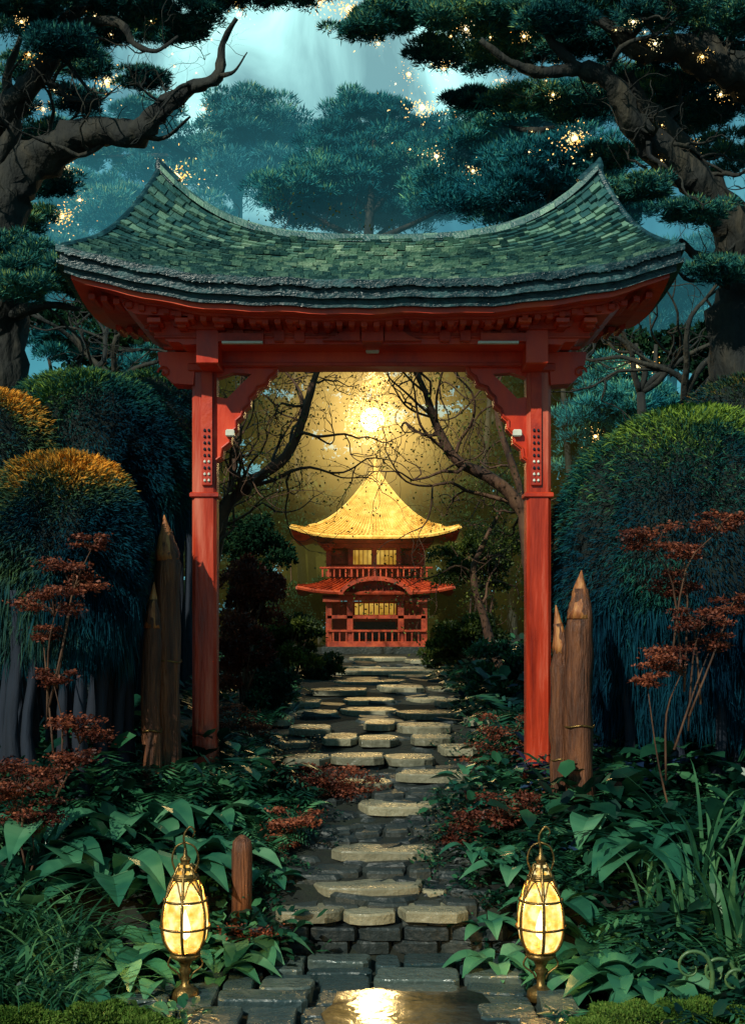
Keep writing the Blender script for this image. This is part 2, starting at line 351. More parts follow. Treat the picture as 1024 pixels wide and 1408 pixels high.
def band(g,o1,o2,zt,zb,mat,rn=.5):
    n=len(loop)
    def off(o,z):
        q=loop.copy(); q[:,0]+=np.sign(q[:,0]-CXE)*np.minimum(abs(q[:,0]-CXE)/XE,1)**6*o; q[:,1]+=np.sign(q[:,1]-DG)*np.minimum(abs(q[:,1]-DG)/(DG-DE),1)*o; q[:,2]+=z; return q
    vs=np.concatenate([off(o2,zt),off(o1,zt),off(o1,zb),off(o2,zb)]); fs=[]
    for l in range(4):
        m=(l+1)%4
        for i in range(n): j=(i+1)%n; fs.append((l*n+i,m*n+i,m*n+j,l*n+j))
    g.add(vs,fs,mat,rn)
band(rg,.05,-.1,.03,-.03,1); band(rg,.02,-.12,-.03,-.10,1); band(rg,.045,-.14,-.10,-.135,1); band(rg,-.01,-.16,-.135,-.205,1)
for i in range(190):
    u=-1+2*(i+.5)/190; p=roofS(u,1,-1); w=XE/190*.98
    rg.box(p[0]-w,p[0]+w,p[1]-.064,p[1]-.045,p[2]-.035-random.uniform(.0,.018),p[2]+.022,1,.5,.003)
rg.obj('shingled_roof',['roof','fascia'],gate)
gg=Geo()
band(gg,-.06,-.25,-.20,-.25,0)
band(gg,-.22,-.5,-.205,-.27,1)
for i in range(46):
    u=-.93+1.86*i/45; e=roofS(u,1,-1); 
    for sd in (-1,1):
        y0=DG+sd*(DG-DE-.26); y1=DG+sd*.45
        gg.box(e[0]-.028,e[0]+.028,min(y0,y1),max(y0,y1),e[2]-.32,e[2]-.255,1)
def mir(pts,d,cx=511.5):
    P=[at(x,y,d) for x,y in pts]+[at(2*cx-x,y,d) for x,y in reversed(pts)]
    return [(p[0],p[2]) for p in P]
gg.extr(mir([(150,386),(163,408),(172,424),(185,431),(205,433),(262,434)],11.75),11.75,13.25,0)
gg.extr(mir([(196,424),(200,440),(208,449),(213,460),(224,464),(232,470),(246,470),(252,474),(272,473)],12.0),12.0,13.0,0)
gg.extr(mir([(232,436),(238,448),(262,452),(300,452),(305,440),(330,440),(336,452),(352,452),(357,440),(380,438)],11.92),11.92,13.08,1)
gg.extr(mir([(217,484),(219,500),(226,516),(238,527),(266,529),(268,504),(383,504)],12.36),12.36,12.64,0)
pm=mir([(300,458),(300,469),(362,469),(362,458)],11.9)
gg.extr(pm[:4],11.9,13.1,1); gg.extr(pm[4:],11.9,13.1,1)
def bx(x0,x1,y0,y1,d,dep,mat,ch=.012):
    a=at(x0,y1,d); b=at(x1,y0,d); gg.box(a[0],b[0],d,d+dep,a[2],b[2],mat,.5,ch)
bx(497,527,434,470,11.9,.3,1); bx(503,521,471,485,12.27,.06,2)
for x0 in (305,657): bx(x0,x0+56,468.5,472,11.88,.05,2,.003)
for x in (285,738): bx(x-15,x+15,434,500,11.96,.6,0); bx(x-19,x+19,430,440,11.9,.6,1)
bx(212,811,461,464.5,11.975,.05,1,.004); bx(225,798,476,480,12.33,.05,1,.004); bx(270,753,498,503,12.34,.05,1,.004)
for s in (-1,1):
    P=[(511.5+s*a,b) for a,b in ((17,446),(30,446),(38,452),(52,462),(68,468),(17,468))]; P=[at(x,y,11.93) for x,y in P]; 
    gg.extr([(p[0],p[2]) for p in P],11.93,12.1,1)
    for a0 in (100,128,156,184): 
        x=511.5+s*a0; bx(x-7,x+7,452,470,11.95,.2,1)
    for a0 in (60,110,160,210,262,300):
        x=511.5+s*a0; bx(x-9,x+9,436,443,11.72,.3,0,.006); bx(x-6,x+6,443,450,11.8,.25,1,.006)
    for (px_,py_,rr_) in ((226,512,9),(208,452,8),(178,420,8)):
        x=511.5+s*(511.5-px_); d_={512:12.35,452:11.99,420:11.74}[py_]; p=at(x,py_,d_)
        pts=[p+np.array([rr_*d_/F*(1-t/8)*math.cos(t)*s,0,rr_*d_/F*(1-t/8)*math.sin(t)]) for t in np.linspace(0,7,16)]
        gg.tube(pts,[.012]*16,6,1,0,1)
br=[(384,503),(380,514),(372,520),(368,530),(356,534),(352,542),(345,548),(344,558),(337,564),(334,574),(327,580),(327,590),(319,598),(318,610),(308,618),(306,630),(300,634),(296,634),(296,545),(312,548),(330,530),(346,514),(320,512),(296,520),(296,503)]
for s in (0,1):
    P=[(x if s==0 else 1024-x-1,y) for x,y in br]; P=[at(x,y,12.42) for x,y in P]; gg.extr([(p[0],p[2]) for p in P],12.42,12.58,0)
    rim=[at((x if s==0 else 1024-x-1)-(3 if s==0 else -3),y-2,12.41) for x,y in br[:17]]; gg.tube(rim,[.012]*len(rim),6,1,0,1)
    x=(310,705)[s]; bx(x,x+12,590,600,12.36,.08,2)
gg.obj('lintels_and_brackets',['red','redd','white','iron'],gate)
pg=Geo()
for cx in (283,738.5):
    c=at(cx,0,12.5)[0]; z0=gz(c,12.5)-.1; zt=at(0,470,12.5)[2]; hw=.118; k=.03
    o=[(c-hw,12.5-hw+k),(c-hw+k,12.5-hw),(c+hw-k,12.5-hw),(c+hw,12.5-hw+k),(c+hw,12.5+hw-k),(c+hw-k,12.5+hw),(c-hw+k,12.5+hw),(c-hw,12.5+hw-k)]
    pg.slab(o,z0,zt,0,.5,.001)
    zs=at(0,680,12.4)[2]
    inn=1 if cx<500 else -1
    pg.box(c+inn*.03-.05,c+inn*.03+.05,12.5-hw-.03,12.5-hw+.02,zs+.08,at(0,500,12.4)[2],1,.5,.01)
    for q,(za,zb,e) in enumerate(((zs-.03,zs+.02,.02),(at(0,512,12.4)[2],at(0,500,12.4)[2],.035))):
        pg.box(c-hw-e,c+hw+e,12.5-hw-e,12.5+hw+e,za,zb,1,.5,.014)
    for i in range(9):
        zz=zs+.13+i*.06
        for dx in (-.02,.02): pg.lathe((c+inn*.03+dx,12.5-hw-.034,zz),[(.0,.018),(.011,.01),(.014,-.006),(0,-.018)],8,2 if i%3<2 and i<4 else 3)
    pg.box(c-hw-.05,c+hw+.05,12.5-hw-.05,12.5+hw+.05,z0-.1,z0+.25,3,.5,.03)
pg.obj('posts',['post','redd','white','root'],gate)

# ---------------------------------------------------------------- pagoda
pag=empty('pagoda'); DP=36.; a=Geo()
def Z(py,d=34.3): return at(0,py,d)[2]
def X(px,d=34.3): return (px-513)*d/F
xo=at(516,0,34.3)[0]; 
HR=2.12
def pr(u,v,q):
    r=HR*(v+.012); z=Z(736,33.9)+(Z(646,36)-Z(736,33.9))*(1-v)**1.85+.26*abs(u)**4*v**3
    x=r*u*(1+.03*abs(u)**4*v); y=-r*(1+.03*abs(u)**4*v)
    c,s=[(1,0),(0,1),(-1,0),(0,-1)][q]; return np.array([xo+x*c-y*s,DP+x*s+y*c,z])
for q in range(4):
    patch(a,lambda u,v,q=q:pr(u,v,q),24,14,0,0); patch(a,lambda u,v,q=q:pr(u,v,q),24,14,-.12,1)
    for i in range(37):
        u=-1+2*i/36; a.tube([pr(u,v,q)+[0,0,.012] for v in np.linspace(.12,1,7)],[.008]+[.018]*6,5,0,0,1)
    a.tube([pr(-1,v,q)+[0,0,.03] for v in np.linspace(0.02,1.03,10)],[.045]*9+[.06],6,0,0,1)
    a.tube([pr(u,1,q)+[0,0,-.05] for u in np.linspace(-1,1,17)],[.055]*17,6,0,0,1)
a.lathe((xo,DP,Z(652,36)),[(.12,-.1),(.15,.0),(.08,.06),(.1,.14),(.04,.22),(.06,.3),(.02,.42),(0,.55)],10,0)
def pb(x0,x1,y0,y1,d0,d1,m,ch=.01): a.box(xo+X(x0),xo+X(x1),d0,d1,Z(y1),Z(y0),m,.5,ch)
pb(432,594,738,745,34.6,37.4,1); pb(444,582,745,752,34.9,37.1,2)
for x in (447,478,511,545,578): pb(x-3,x+4,750,792,34.95,35.1,1)
for x0,x1 in ((451,476),(482,509),(515,543),(549,575)): pb(x0,x1,754,774,35.2,35.24,3 if 480<x0<520 else 2)
for x in range(484,543,6): pb(x-.5,x+.5,754,774,35.16,35.19,2,.002)
pb(447,580,776,779,34.9,35.15,1); pb(449,578,752,795,35.3,37,2)
for x in range(440,592,8): pb(x-1,x+1,780,793,34.5,34.56,1,.003)
pb(436,592,779,781.5,34.47,34.6,1); 
for s in (-1,1):
    for k in range(3): pb(513+s*66-6-k*2,513+s*66+6+k*2,752-k*3,755-k*3,34.6-.1*k,35.2,1)
def sk(u,v,q):
    r=1.25+.80*v; z=Z(796)+(Z(813)-Z(796))*v**.8+.14*abs(u)**4*v*v
    x=r*u; y=-r; c,s=[(1,0),(0,1),(-1,0),(0,-1)][q]; return np.array([xo+x*c-y*s,DP+x*s+y*c,z])
for q in range(4):
    patch(a,lambda u,v,q=q:sk(u,v,q),20,6,0,2); patch(a,lambda u,v,q=q:sk(u,v,q),20,6,-.1,2)
    for i in range(29):
        u=-1+i/14; a.tube([sk(u,v,q)+[0,0,.02] for v in np.linspace(0,1,4)],[.022]*4,5,1,0,1)
    a.tube([sk(u,1,q)+[0,0,-.05] for u in np.linspace(-1,1,11)],[.055]*11,6,1,0,1)
o=[];i_=[]
for t in np.linspace(0,math.pi,15): o.append((xo+X(513-50*math.cos(t)),Z(818)+(Z(793)-Z(818))*math.sin(t)**1.2)); i_.append((xo+X(513-44*math.cos(t)),Z(818)+(Z(799)-Z(818))*math.sin(t)**1.2))
a.extr(o+i_[::-1],33.7,34.9,1); a.extr(i_,34.0,34.05,2)
for x in range(475,552,8): pb(x-.6,x+.6,806,818,33.94,33.99,1,.002)
for x in (449,478,548,580): pb(x-4,x+4,820,890,34.3,34.5,1)
pb(440,588,818,826,34.25,34.6,1); pb(447,582,846,851,34.3,34.45,1); pb(447,582,882,890,34.2,34.5,1); pb(452,578,826,884,35.6,36.8,2)
pb(484,542,829,845,35.55,35.58,3); pb(484,542,855,880,35.55,35.58,4)
for x in range(455,580,7): pb(x-.8,x+.8,826,847,34.5,34.54,1,.003)
for x in range(455,580,9): pb(x-1,x+1,868,884,34.25,34.3,1,.003)
pb(447,582,866,869,34.22,34.34,1); pb(440,590,889,899,33.9,38,4)
for s in (-1,1): pb(513+s*60-12,513+s*60+12,822,828,34.1,34.7,1)
a.obj('pagoda_structure',['gold','pred','pred','window','dstone'],pag)

# ---------------------------------------------------------------- emissive volumes standing in for bloom at the orb and warm haze behind
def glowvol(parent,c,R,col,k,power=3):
    m,nt,out=newmat('glow_volume'); N=nt.nodes.new; L=nt.links.new
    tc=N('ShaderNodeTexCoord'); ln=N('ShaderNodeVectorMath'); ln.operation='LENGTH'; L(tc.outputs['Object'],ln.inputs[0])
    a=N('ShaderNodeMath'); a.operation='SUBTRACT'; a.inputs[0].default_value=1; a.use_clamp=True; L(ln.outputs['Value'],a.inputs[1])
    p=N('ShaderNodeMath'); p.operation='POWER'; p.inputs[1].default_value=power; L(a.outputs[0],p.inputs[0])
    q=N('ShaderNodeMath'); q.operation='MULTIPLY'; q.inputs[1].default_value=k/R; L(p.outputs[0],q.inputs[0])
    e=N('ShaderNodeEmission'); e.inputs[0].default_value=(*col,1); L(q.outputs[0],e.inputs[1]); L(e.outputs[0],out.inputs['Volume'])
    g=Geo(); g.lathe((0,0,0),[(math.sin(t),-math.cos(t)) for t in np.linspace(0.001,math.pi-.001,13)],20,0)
    me=bpy.data.meshes.new('glow_volume'); me.from_pydata(g.v,[],g.f); me.materials.append(m); o=bpy.data.objects.new('glow_volume',me); scene.collection.objects.link(o)
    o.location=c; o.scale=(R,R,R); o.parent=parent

# ---------------------------------------------------------------- lanterns
def lantern(px,d):
    e=empty('garden_lantern'); c=at(px,0,d)[0]; zb=at(0,1310,d)[2]; ztop=at(0,1188,d)[2]; H=ztop-zb
    prf=[(.074,0),(.114,.06),(.146,.17),(.158,.32),(.154,.46),(.136,.6),(.108,.74),(.073,.88),(.042,1.0)]
    P=[(r,z*H) for r,z in prf]; b=(c,d,zb)
    g=Geo(); g.lathe(b,[(r*.93,z) for r,z in P],20,0); 
    g.obj('glass_panes',['lampglow'],e,True)
    g=Geo(); g.lathe((c,d,zb+.08),[(0,0),(.03,.03),(.035,.08),(.02,.14),(0,.2)],10,0); g.obj('flame',['flame'],e,True)
    g=Geo()
    for k in range(6):
        t=2*math.pi*(k+.0)/6; g.tube([(c+r*math.cos(t+math.pi/2),d+r*math.sin(t+math.pi/2),zb+z) for r,z in P],[.0105]*len(P),6,0,0,2)
    for z in (.02,.3,.6,.86):
        r=np.interp(z,[q[1] for q in prf],[q[0] for q in prf])+.003
        g.tube([(c+r*math.cos(t),d+r*math.sin(t),zb+z*H) for t in np.linspace(0,2*math.pi,21)],[.009]*21,6,0,0,1)
    for k in range(6):
        t0=2*math.pi*k/6+math.pi/2
        for ss in (-1,1):
            pts=[]
            for q in np.linspace(0,1,6):
                zz=.6+.22*math.sin(q*math.pi/2); r=np.interp(zz,[w[1] for w in prf],[w[0] for w in prf])+.002; t=t0+math.pi/6+ss*(math.pi/6)*(1-q); pts.append((c+r*math.cos(t),d+r*math.sin(t),zb+zz*H))
            g.tube(pts,[.006]*6,5,0,0,1)
    g.lathe((c,d,zb+H*.84),[(.088,-.01),(.092,.0),(.062,.035),(.05,.07),(.028,.10),(.034,.115),(.036,.125),(.014,.15),(.010,.19),(.0,.23)],14,0)
    g.tube([(c,d,zb+H+.1),(c-.01,d,zb+H+.18),(c+.03,d,zb+H+.24),(c+.06,d,zb+H+.21),(c+.045,d,zb+H+.17)],[.009,.008,.007,.006,.003],6)
    for s in (-1,1): g.tube([(c+s*.06,d,zb+H*.9),(c+s*.085,d,zb+H+.03),(c+s*.06,d,zb+H+.11),(c,d,zb+H+.14)],[.007]*4,6)
    g.lathe(b,[(0,.005),(.085,.005),(.1,-.01),(.09,-.03),(.05,-.05),(.03,-.09),(.045,-.11),(.028,-.14),(.026,-.2),(.05,-.22),(.085,-.24),(.095,-.3),(0,-.32)],14,0)
    for s in (-1,1): g.tube([(c+s*.09,d,zb-.02),(c+s*.11,d,zb-.08),(c+s*.05,d,zb-.13),(c+s*.03,d,zb-.17)],[.007]*4,6)
    g.obj('metal_frame',['iron'],e,True)
    l=bpy.data.lights.new('lantern_bulb','POINT'); l.energy=60; l.color=(1,.58,.16); l.shadow_soft_size=.05
    lo=bpy.data.objects.new('lantern_bulb',l); lo.location=(c,d,zb+H*.5); scene.collection.objects.link(lo); lo.parent=e
lantern(255,8.3); lantern(743,8.3)

# ---------------------------------------------------------------- stakes
def stake(name,px0,px1,pytop,d,off=0):
    g=Geo(); c=at((px0+px1)/2,0,d); r=(px1-px0)/2*d/F; zt=at(0,pytop,d)[2]; z0=gz(c[0],d)-.1
    pts=[(c[0]+.01,d,z0),(c[0],d,z0+.6),(c[0]-.01,d,(z0+zt)/2),(c[0],d,zt-.55),(c[0]+.01,d,zt-.36),(c[0]+off*.5,d,zt-.16)]
    g.tube(pts,[r*1.05,r,r,r*.97,r*.85,r*.45],14,0,.16,3)
    g.tube([(c[0]+.005,d,zt-.42),(c[0]+off*.4,d,zt-.2),(c[0]+off,d,zt)],[r*.92,r*.55,.004],11,2,.12,3)  # tip overlay, warm light painted as orange wood
    zz=zt-1.35; g.tube([(c[0]+r*1.03*math.cos(t),d+r*1.03*math.sin(t),zz+.01*math.sin(3*t)) for t in np.linspace(0,2*math.pi,17)],[.009]*17,5,1,0,1)
    g.obj(name,['log','iron','warmtip'],None,True)
stake('pointed_log_post',212,249,708,11.9,-.03); stake('pointed_log_post',196,222,800,11.7,.02); stake('pointed_log_post',757,783,832,11.3,-.04); stake('pointed_log_post',776,816,784,11.2,.02)
g=Geo(); c=at(333,0,9.5); zt=at(0,1148,9.5)[2]; r=14*9.5/F
g.tube([(c[0],9.5,0.1),(c[0],9.5,zt-.12),(c[0],9.5,zt-.04),(c[0],9.5,zt)],[r,r,r*.85,r*.25],12,0,.05,2); g.obj('short_log_post',['log'],None,True)

# ---------------------------------------------------------------- weeping hedge domes
def dome(name,px,pyt,d,rx,hz,n,rimlight=.0,L=.085,mat='hedge'):
    e=empty(name); c=at(px,pyt,d); zt=c[2]; z0=gz(c[0],d)
    def S(th,s):
        ph=np.minimum(s/.55,1)*math.pi/2; low=np.clip((s-.55)/.45,0,1)
        r=rx*(np.sin(ph)**.9)*(1-.30*low**.8)
        lump=1+.08*np.sin(th*3+1.3*px)+.06*np.sin(th*7+s*9)+.04*np.sin(th*13-s*17)+.02*np.sin(th*23+s*31)
        z=zt-hz*(1-np.cos(ph))-low*(hz*.6)+.08*np.sin(th*5+s*11)*np.sin(ph)
        return np.stack([c[0]+r*lump*np.cos(th),d+r*lump*np.sin(th),z+0*th],-1)
    s=rng.random(n)**.85; th=rng.random(n)*2*math.pi
    P=S(th,s); Pt=S(th,s+.02); down=nrm(Pt-P); out=nrm(P-np.array([c[0],d,zt-hz*.95]))
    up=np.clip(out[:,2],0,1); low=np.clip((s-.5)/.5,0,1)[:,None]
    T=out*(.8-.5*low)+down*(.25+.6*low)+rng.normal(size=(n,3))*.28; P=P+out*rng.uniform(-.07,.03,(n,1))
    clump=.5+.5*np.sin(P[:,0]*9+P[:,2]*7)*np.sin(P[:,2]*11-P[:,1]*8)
    r=rng.random(n)*.42*(1-.5*low[:,0])+np.clip(up*1.3-.4,0,1)**1.7*rng.random(n)**.5*(1.05+rimlight)+.14*clump  # upward needles pushed up the ramp to paint rim light
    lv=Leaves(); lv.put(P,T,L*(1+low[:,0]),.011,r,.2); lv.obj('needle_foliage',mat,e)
    m=n//7; s=rng.uniform(.6,1,m); th=rng.random(m)*2*math.pi; P=S(th,s); T=np.tile([0,0,-1.],(m,1))+rng.normal(size=(m,3))*.10
    lv=Leaves(); lv.put(P,T,.38,.014,rng.random(m)*.25); lv.obj('hanging_strands',mat,e)
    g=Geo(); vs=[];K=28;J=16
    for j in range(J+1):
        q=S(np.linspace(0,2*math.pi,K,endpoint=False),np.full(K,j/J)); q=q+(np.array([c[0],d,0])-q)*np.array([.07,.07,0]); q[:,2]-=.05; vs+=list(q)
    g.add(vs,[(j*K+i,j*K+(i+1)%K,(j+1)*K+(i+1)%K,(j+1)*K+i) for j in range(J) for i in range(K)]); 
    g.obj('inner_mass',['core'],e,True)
    g=Geo()
    for i in range(22):
        t=2*math.pi*i/22+random.uniform(-.2,.2); rr=rx*random.uniform(.45,.8); x=c[0]+rr*math.cos(t); yy=d+rr*math.sin(t); zz=zt-hz*1.2
        g.tube([(x+random.uniform(-.1,.1),yy,z0-.2),(x+random.uniform(-.08,.08),yy,z0+(zz-z0)*.3),(x,yy,z0+(zz-z0)*.65),(x*.97+c[0]*.03,yy,zz)],[.11,.05,.045,.1],8,0,.2,3)
    g.obj('aerial_roots',['root'],e,True)
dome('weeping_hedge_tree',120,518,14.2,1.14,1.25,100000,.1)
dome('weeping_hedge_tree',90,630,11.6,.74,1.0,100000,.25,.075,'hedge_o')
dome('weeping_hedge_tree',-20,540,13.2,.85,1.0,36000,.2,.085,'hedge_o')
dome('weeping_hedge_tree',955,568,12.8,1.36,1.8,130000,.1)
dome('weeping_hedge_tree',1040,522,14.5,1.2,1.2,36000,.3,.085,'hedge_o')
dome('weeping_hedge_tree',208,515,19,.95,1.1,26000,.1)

# ---------------------------------------------------------------- big gnarled trees
def limbset(g,specs,tips):
    for pts,r0,r1,tw in specs:
        P=[at(*p) for p in pts]; n=len(P); R=r1+(r0-r1)*(1-np.linspace(0,1,n))**1.35
        PP,RR=g.tube(P,R,14,0,.32,5)
        for k in range(tw):
            j=rng.integers(len(PP)//3,len(PP)); d=rng.normal(size=3)*[1,.6,.8]+[0,0,.2]
            grow(g,PP[j],d,rng.uniform(.5,1.0),min(RR[j]*.4,.04),2,tips,.8,5,.05,0,2)
def pads(lv,lst,L=.085,W=.012,big=14000):
    for (x,y,d,rx,rz) in lst:
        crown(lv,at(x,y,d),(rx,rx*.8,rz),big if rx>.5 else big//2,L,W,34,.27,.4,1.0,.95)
lt=empty('gnarled_pine_tree'); g=Geo(); tips=[]
limbset(g,[([(-60,1000,15),(-35,700,15),(-12,520,15),(0,420,15),(-5,330,15),(20,255,15),(75,205,14.8),(130,182,14.6),(190,183,14.4),(222,150,14.3),(262,122,14.2),(300,105,14.1),(306,60,14.1),(325,25,14)],.42,.025,6),
           ([(-60,330,15),(-15,180,15),(30,130,14.8),(70,80,14.6),(85,35,14.5),(130,0,14.5)],.24,.05,5),
           ([(190,183,14.4),(225,190,14.4),(262,160,14.3)],.04,.012,2),
           ([(300,105,14.1),(322,98,14),(340,72,14)],.03,.006,1),
           ([(85,35,14.5),(160,30,14.3),(185,60,14.3),(215,70,14.2),(245,50,14.2)],.06,.015,3),
           ([(-10,240,15),(20,170,14.9),(10,110,14.9),(30,50,15)],.12,.03,3),
           ([(0,440,15),(60,420,14.6),(110,425,14.4)],.09,.02,2)],tips)
g.obj('trunk_and_limbs',['bark'],lt,True)
lv=Leaves()
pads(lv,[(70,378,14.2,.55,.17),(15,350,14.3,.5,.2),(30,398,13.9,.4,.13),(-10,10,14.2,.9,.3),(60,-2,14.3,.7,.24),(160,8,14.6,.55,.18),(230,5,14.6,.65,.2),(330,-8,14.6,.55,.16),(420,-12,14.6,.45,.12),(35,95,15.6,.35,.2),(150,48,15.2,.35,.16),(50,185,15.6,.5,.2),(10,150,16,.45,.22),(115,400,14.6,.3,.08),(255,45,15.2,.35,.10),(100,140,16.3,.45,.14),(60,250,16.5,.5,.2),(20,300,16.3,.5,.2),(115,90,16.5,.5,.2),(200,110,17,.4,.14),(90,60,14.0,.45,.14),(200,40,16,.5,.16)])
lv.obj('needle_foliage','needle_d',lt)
rt=empty('gnarled_pine_tree'); g=Geo(); tips=[]
limbset(g,[([(1080,1000,15.5),(1045,720,15.5),(1020,560,15.5),(1008,450,15.5),(1022,380,15.4),(1000,300,15.2),(950,245,15),(900,205,14.8),(868,165,14.6),(840,115,14.4),(795,95,14.3),(745,100,14.2),(700,85,14.1),(660,55,14)],.42,.03,8),
           ([(1120,420,15.4),(1050,330,15.3),(990,285,15.2),(930,190,15),(880,140,14.9),(862,100,14.8)],.22,.07,2),
           ([(1120,200,15),(1040,120,15),(985,90,14.8),(930,65,14.6),(880,70,14.5),(850,45,14.4),(810,20,14.4)],.30,.05,6),
           ([(795,95,14.3),(760,60,14.2),(735,20,14.2)],.07,.03,3),
           ([(1015,400,15.4),(965,360,15.2),(935,330,15)],.12,.03,2),
           ([(985,90,14.8),(960,30,14.8),(930,-20,14.8)],.12,.08,2)],tips)
g.obj('trunk_and_limbs',['bark'],rt,True)
lv=Leaves()
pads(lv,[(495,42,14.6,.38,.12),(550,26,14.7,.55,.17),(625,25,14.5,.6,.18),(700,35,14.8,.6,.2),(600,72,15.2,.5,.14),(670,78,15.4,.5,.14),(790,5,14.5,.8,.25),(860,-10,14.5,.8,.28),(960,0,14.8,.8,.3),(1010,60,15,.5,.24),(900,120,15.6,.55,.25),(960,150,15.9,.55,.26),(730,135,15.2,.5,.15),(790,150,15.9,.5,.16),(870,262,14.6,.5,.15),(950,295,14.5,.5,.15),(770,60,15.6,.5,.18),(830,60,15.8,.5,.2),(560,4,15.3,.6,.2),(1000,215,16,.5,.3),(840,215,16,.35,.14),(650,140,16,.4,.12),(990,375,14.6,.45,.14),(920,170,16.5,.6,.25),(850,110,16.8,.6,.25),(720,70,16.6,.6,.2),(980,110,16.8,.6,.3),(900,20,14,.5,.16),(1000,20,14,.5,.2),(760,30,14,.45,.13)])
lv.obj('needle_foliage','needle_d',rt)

# ---------------------------------------------------------------- background pines (cloud pads)
def padpine(name,d,pads_,trunk,mat,dens=1.0,L=.3):
    e=empty(name); lv=Leaves(); g=Geo(); base=at(trunk[0],0,d); zg=.5
    top=at(trunk[1][0],trunk[1][1],d); b=np.array([base[0],d,zg])
    mid=(b+top)/2+[random.uniform(-1,1),0,0]
    PP,_=g.tube([b,b*.7+mid*.3,mid,top*.6+mid*.4,top],[.015*d*.5,.007*d,.006*d,.004*d,.002*d],8,0,.1,4)
    for (x,y,rx,rz) in pads_:
        c=at(x,y,d+random.uniform(-3,3)*d/60); k=d/F
        crown(lv,c,(rx*k,rx*k*.8,rz*k),int(13000*dens),L,L*.15,48,.27,.6,1.1,.9)
        j=np.argmin(abs(PP[:,2]-(c[2]-rz*k*1.5))); g.tube([PP[j],(PP[j]+c)/2+[0,0,-.3],c-[0,0,rz*k*.5]],[.003*d,.002*d,.001*d],5)
    g.obj('trunk',['bark'],e,True); lv.obj('needle_foliage',mat,e)
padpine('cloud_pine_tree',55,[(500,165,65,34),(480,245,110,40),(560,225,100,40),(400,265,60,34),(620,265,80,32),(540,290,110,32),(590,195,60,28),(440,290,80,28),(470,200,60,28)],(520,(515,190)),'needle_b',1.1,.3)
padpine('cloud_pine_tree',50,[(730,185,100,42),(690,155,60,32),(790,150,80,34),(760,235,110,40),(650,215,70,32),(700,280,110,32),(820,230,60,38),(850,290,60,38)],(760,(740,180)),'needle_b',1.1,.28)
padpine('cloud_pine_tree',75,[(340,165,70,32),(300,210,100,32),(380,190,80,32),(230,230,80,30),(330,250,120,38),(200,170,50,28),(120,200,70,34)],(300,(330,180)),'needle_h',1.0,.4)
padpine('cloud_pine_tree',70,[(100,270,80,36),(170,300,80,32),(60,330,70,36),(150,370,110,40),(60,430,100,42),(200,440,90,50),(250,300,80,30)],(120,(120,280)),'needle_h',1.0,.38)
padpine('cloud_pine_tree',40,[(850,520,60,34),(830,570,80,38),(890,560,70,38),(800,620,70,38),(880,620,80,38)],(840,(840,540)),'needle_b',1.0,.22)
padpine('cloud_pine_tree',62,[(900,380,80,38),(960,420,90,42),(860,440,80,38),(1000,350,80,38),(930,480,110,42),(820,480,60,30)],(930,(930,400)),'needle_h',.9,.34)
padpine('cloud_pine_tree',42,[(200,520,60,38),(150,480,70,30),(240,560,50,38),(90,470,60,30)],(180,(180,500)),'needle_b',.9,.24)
for (x,y,d) in [(940,560,24),(160,520,26),(60,560,22),(880,540,28)]:
    g=Geo(); p=at(x,y,d); tips=[]; b=np.array([p[0],d,.8])
    g.tube([b,(b+p)/2+[.2,0,0],p],[.2,.14,.10],8,0,.2,4)
    for k in range(4): grow(g,p,[rng.normal()*.8,rng.normal()*.3,1],2.2,.075,3,tips,.7,6,.06,0,2)
    g.obj('bare_tree',['bark'],None,True)

# ---------------------------------------------------------------- trees behind gate opening
def archtree(pts,r0,r1,n=10,rad=1.):
    g=Geo(); P=[at(*p) for p in pts]; PP,RR=g.tube(P,np.linspace(r0,r1,len(P)),9,0,.25,4); tips=[]
    s=1 if pts[0][0]<512 else -1
    for k in range(n):
        j=rng.integers(len(PP)//4,len(PP))
        grow(g,PP[j],[s*rng.uniform(-.3,1),rng.normal()*.4,rng.uniform(-.1,1)],rng.uniform(.8,1.5),max(RR[j]*.42,.02),3,tips,.85,5,.05,0,2)
    e=empty('twisted_maple_tree'); g.obj('trunk_and_branches',['barkr'],e,True)
    lv=Leaves(); t=np.array(tips); idx=rng.integers(0,len(t),1500); lv.put(t[idx]+rng.normal(size=(1500,3))*.15,rng.normal(size=(1500,3)),.05,.03); lv.obj('sparse_leaves','olive',e)
archtree([(270,900,19),(285,760,19),(300,715,19),(335,670,19),(385,635,19),(410,595,19),(425,545,19),(440,500,19),(470,440,19)],.13,.03,13)
archtree([(270,900,21),(300,760,21),(325,620,21),(330,540,21),(350,480,21)],.08,.03,10)
archtree([(745,900,19),(725,740,19),(712,690,19),(670,655,19),(625,630,19),(600,585,19),(585,540,19),(560,490,19)],.13,.03,13)
archtree([(735,900,22),(720,700,22),(690,600,22),(680,540,22),(670,470,22)],.08,.03,10)
archtree([(690,930,20),(665,850,20),(650,790,20),(668,740,20),(690,700,20)],.08,.022,4)

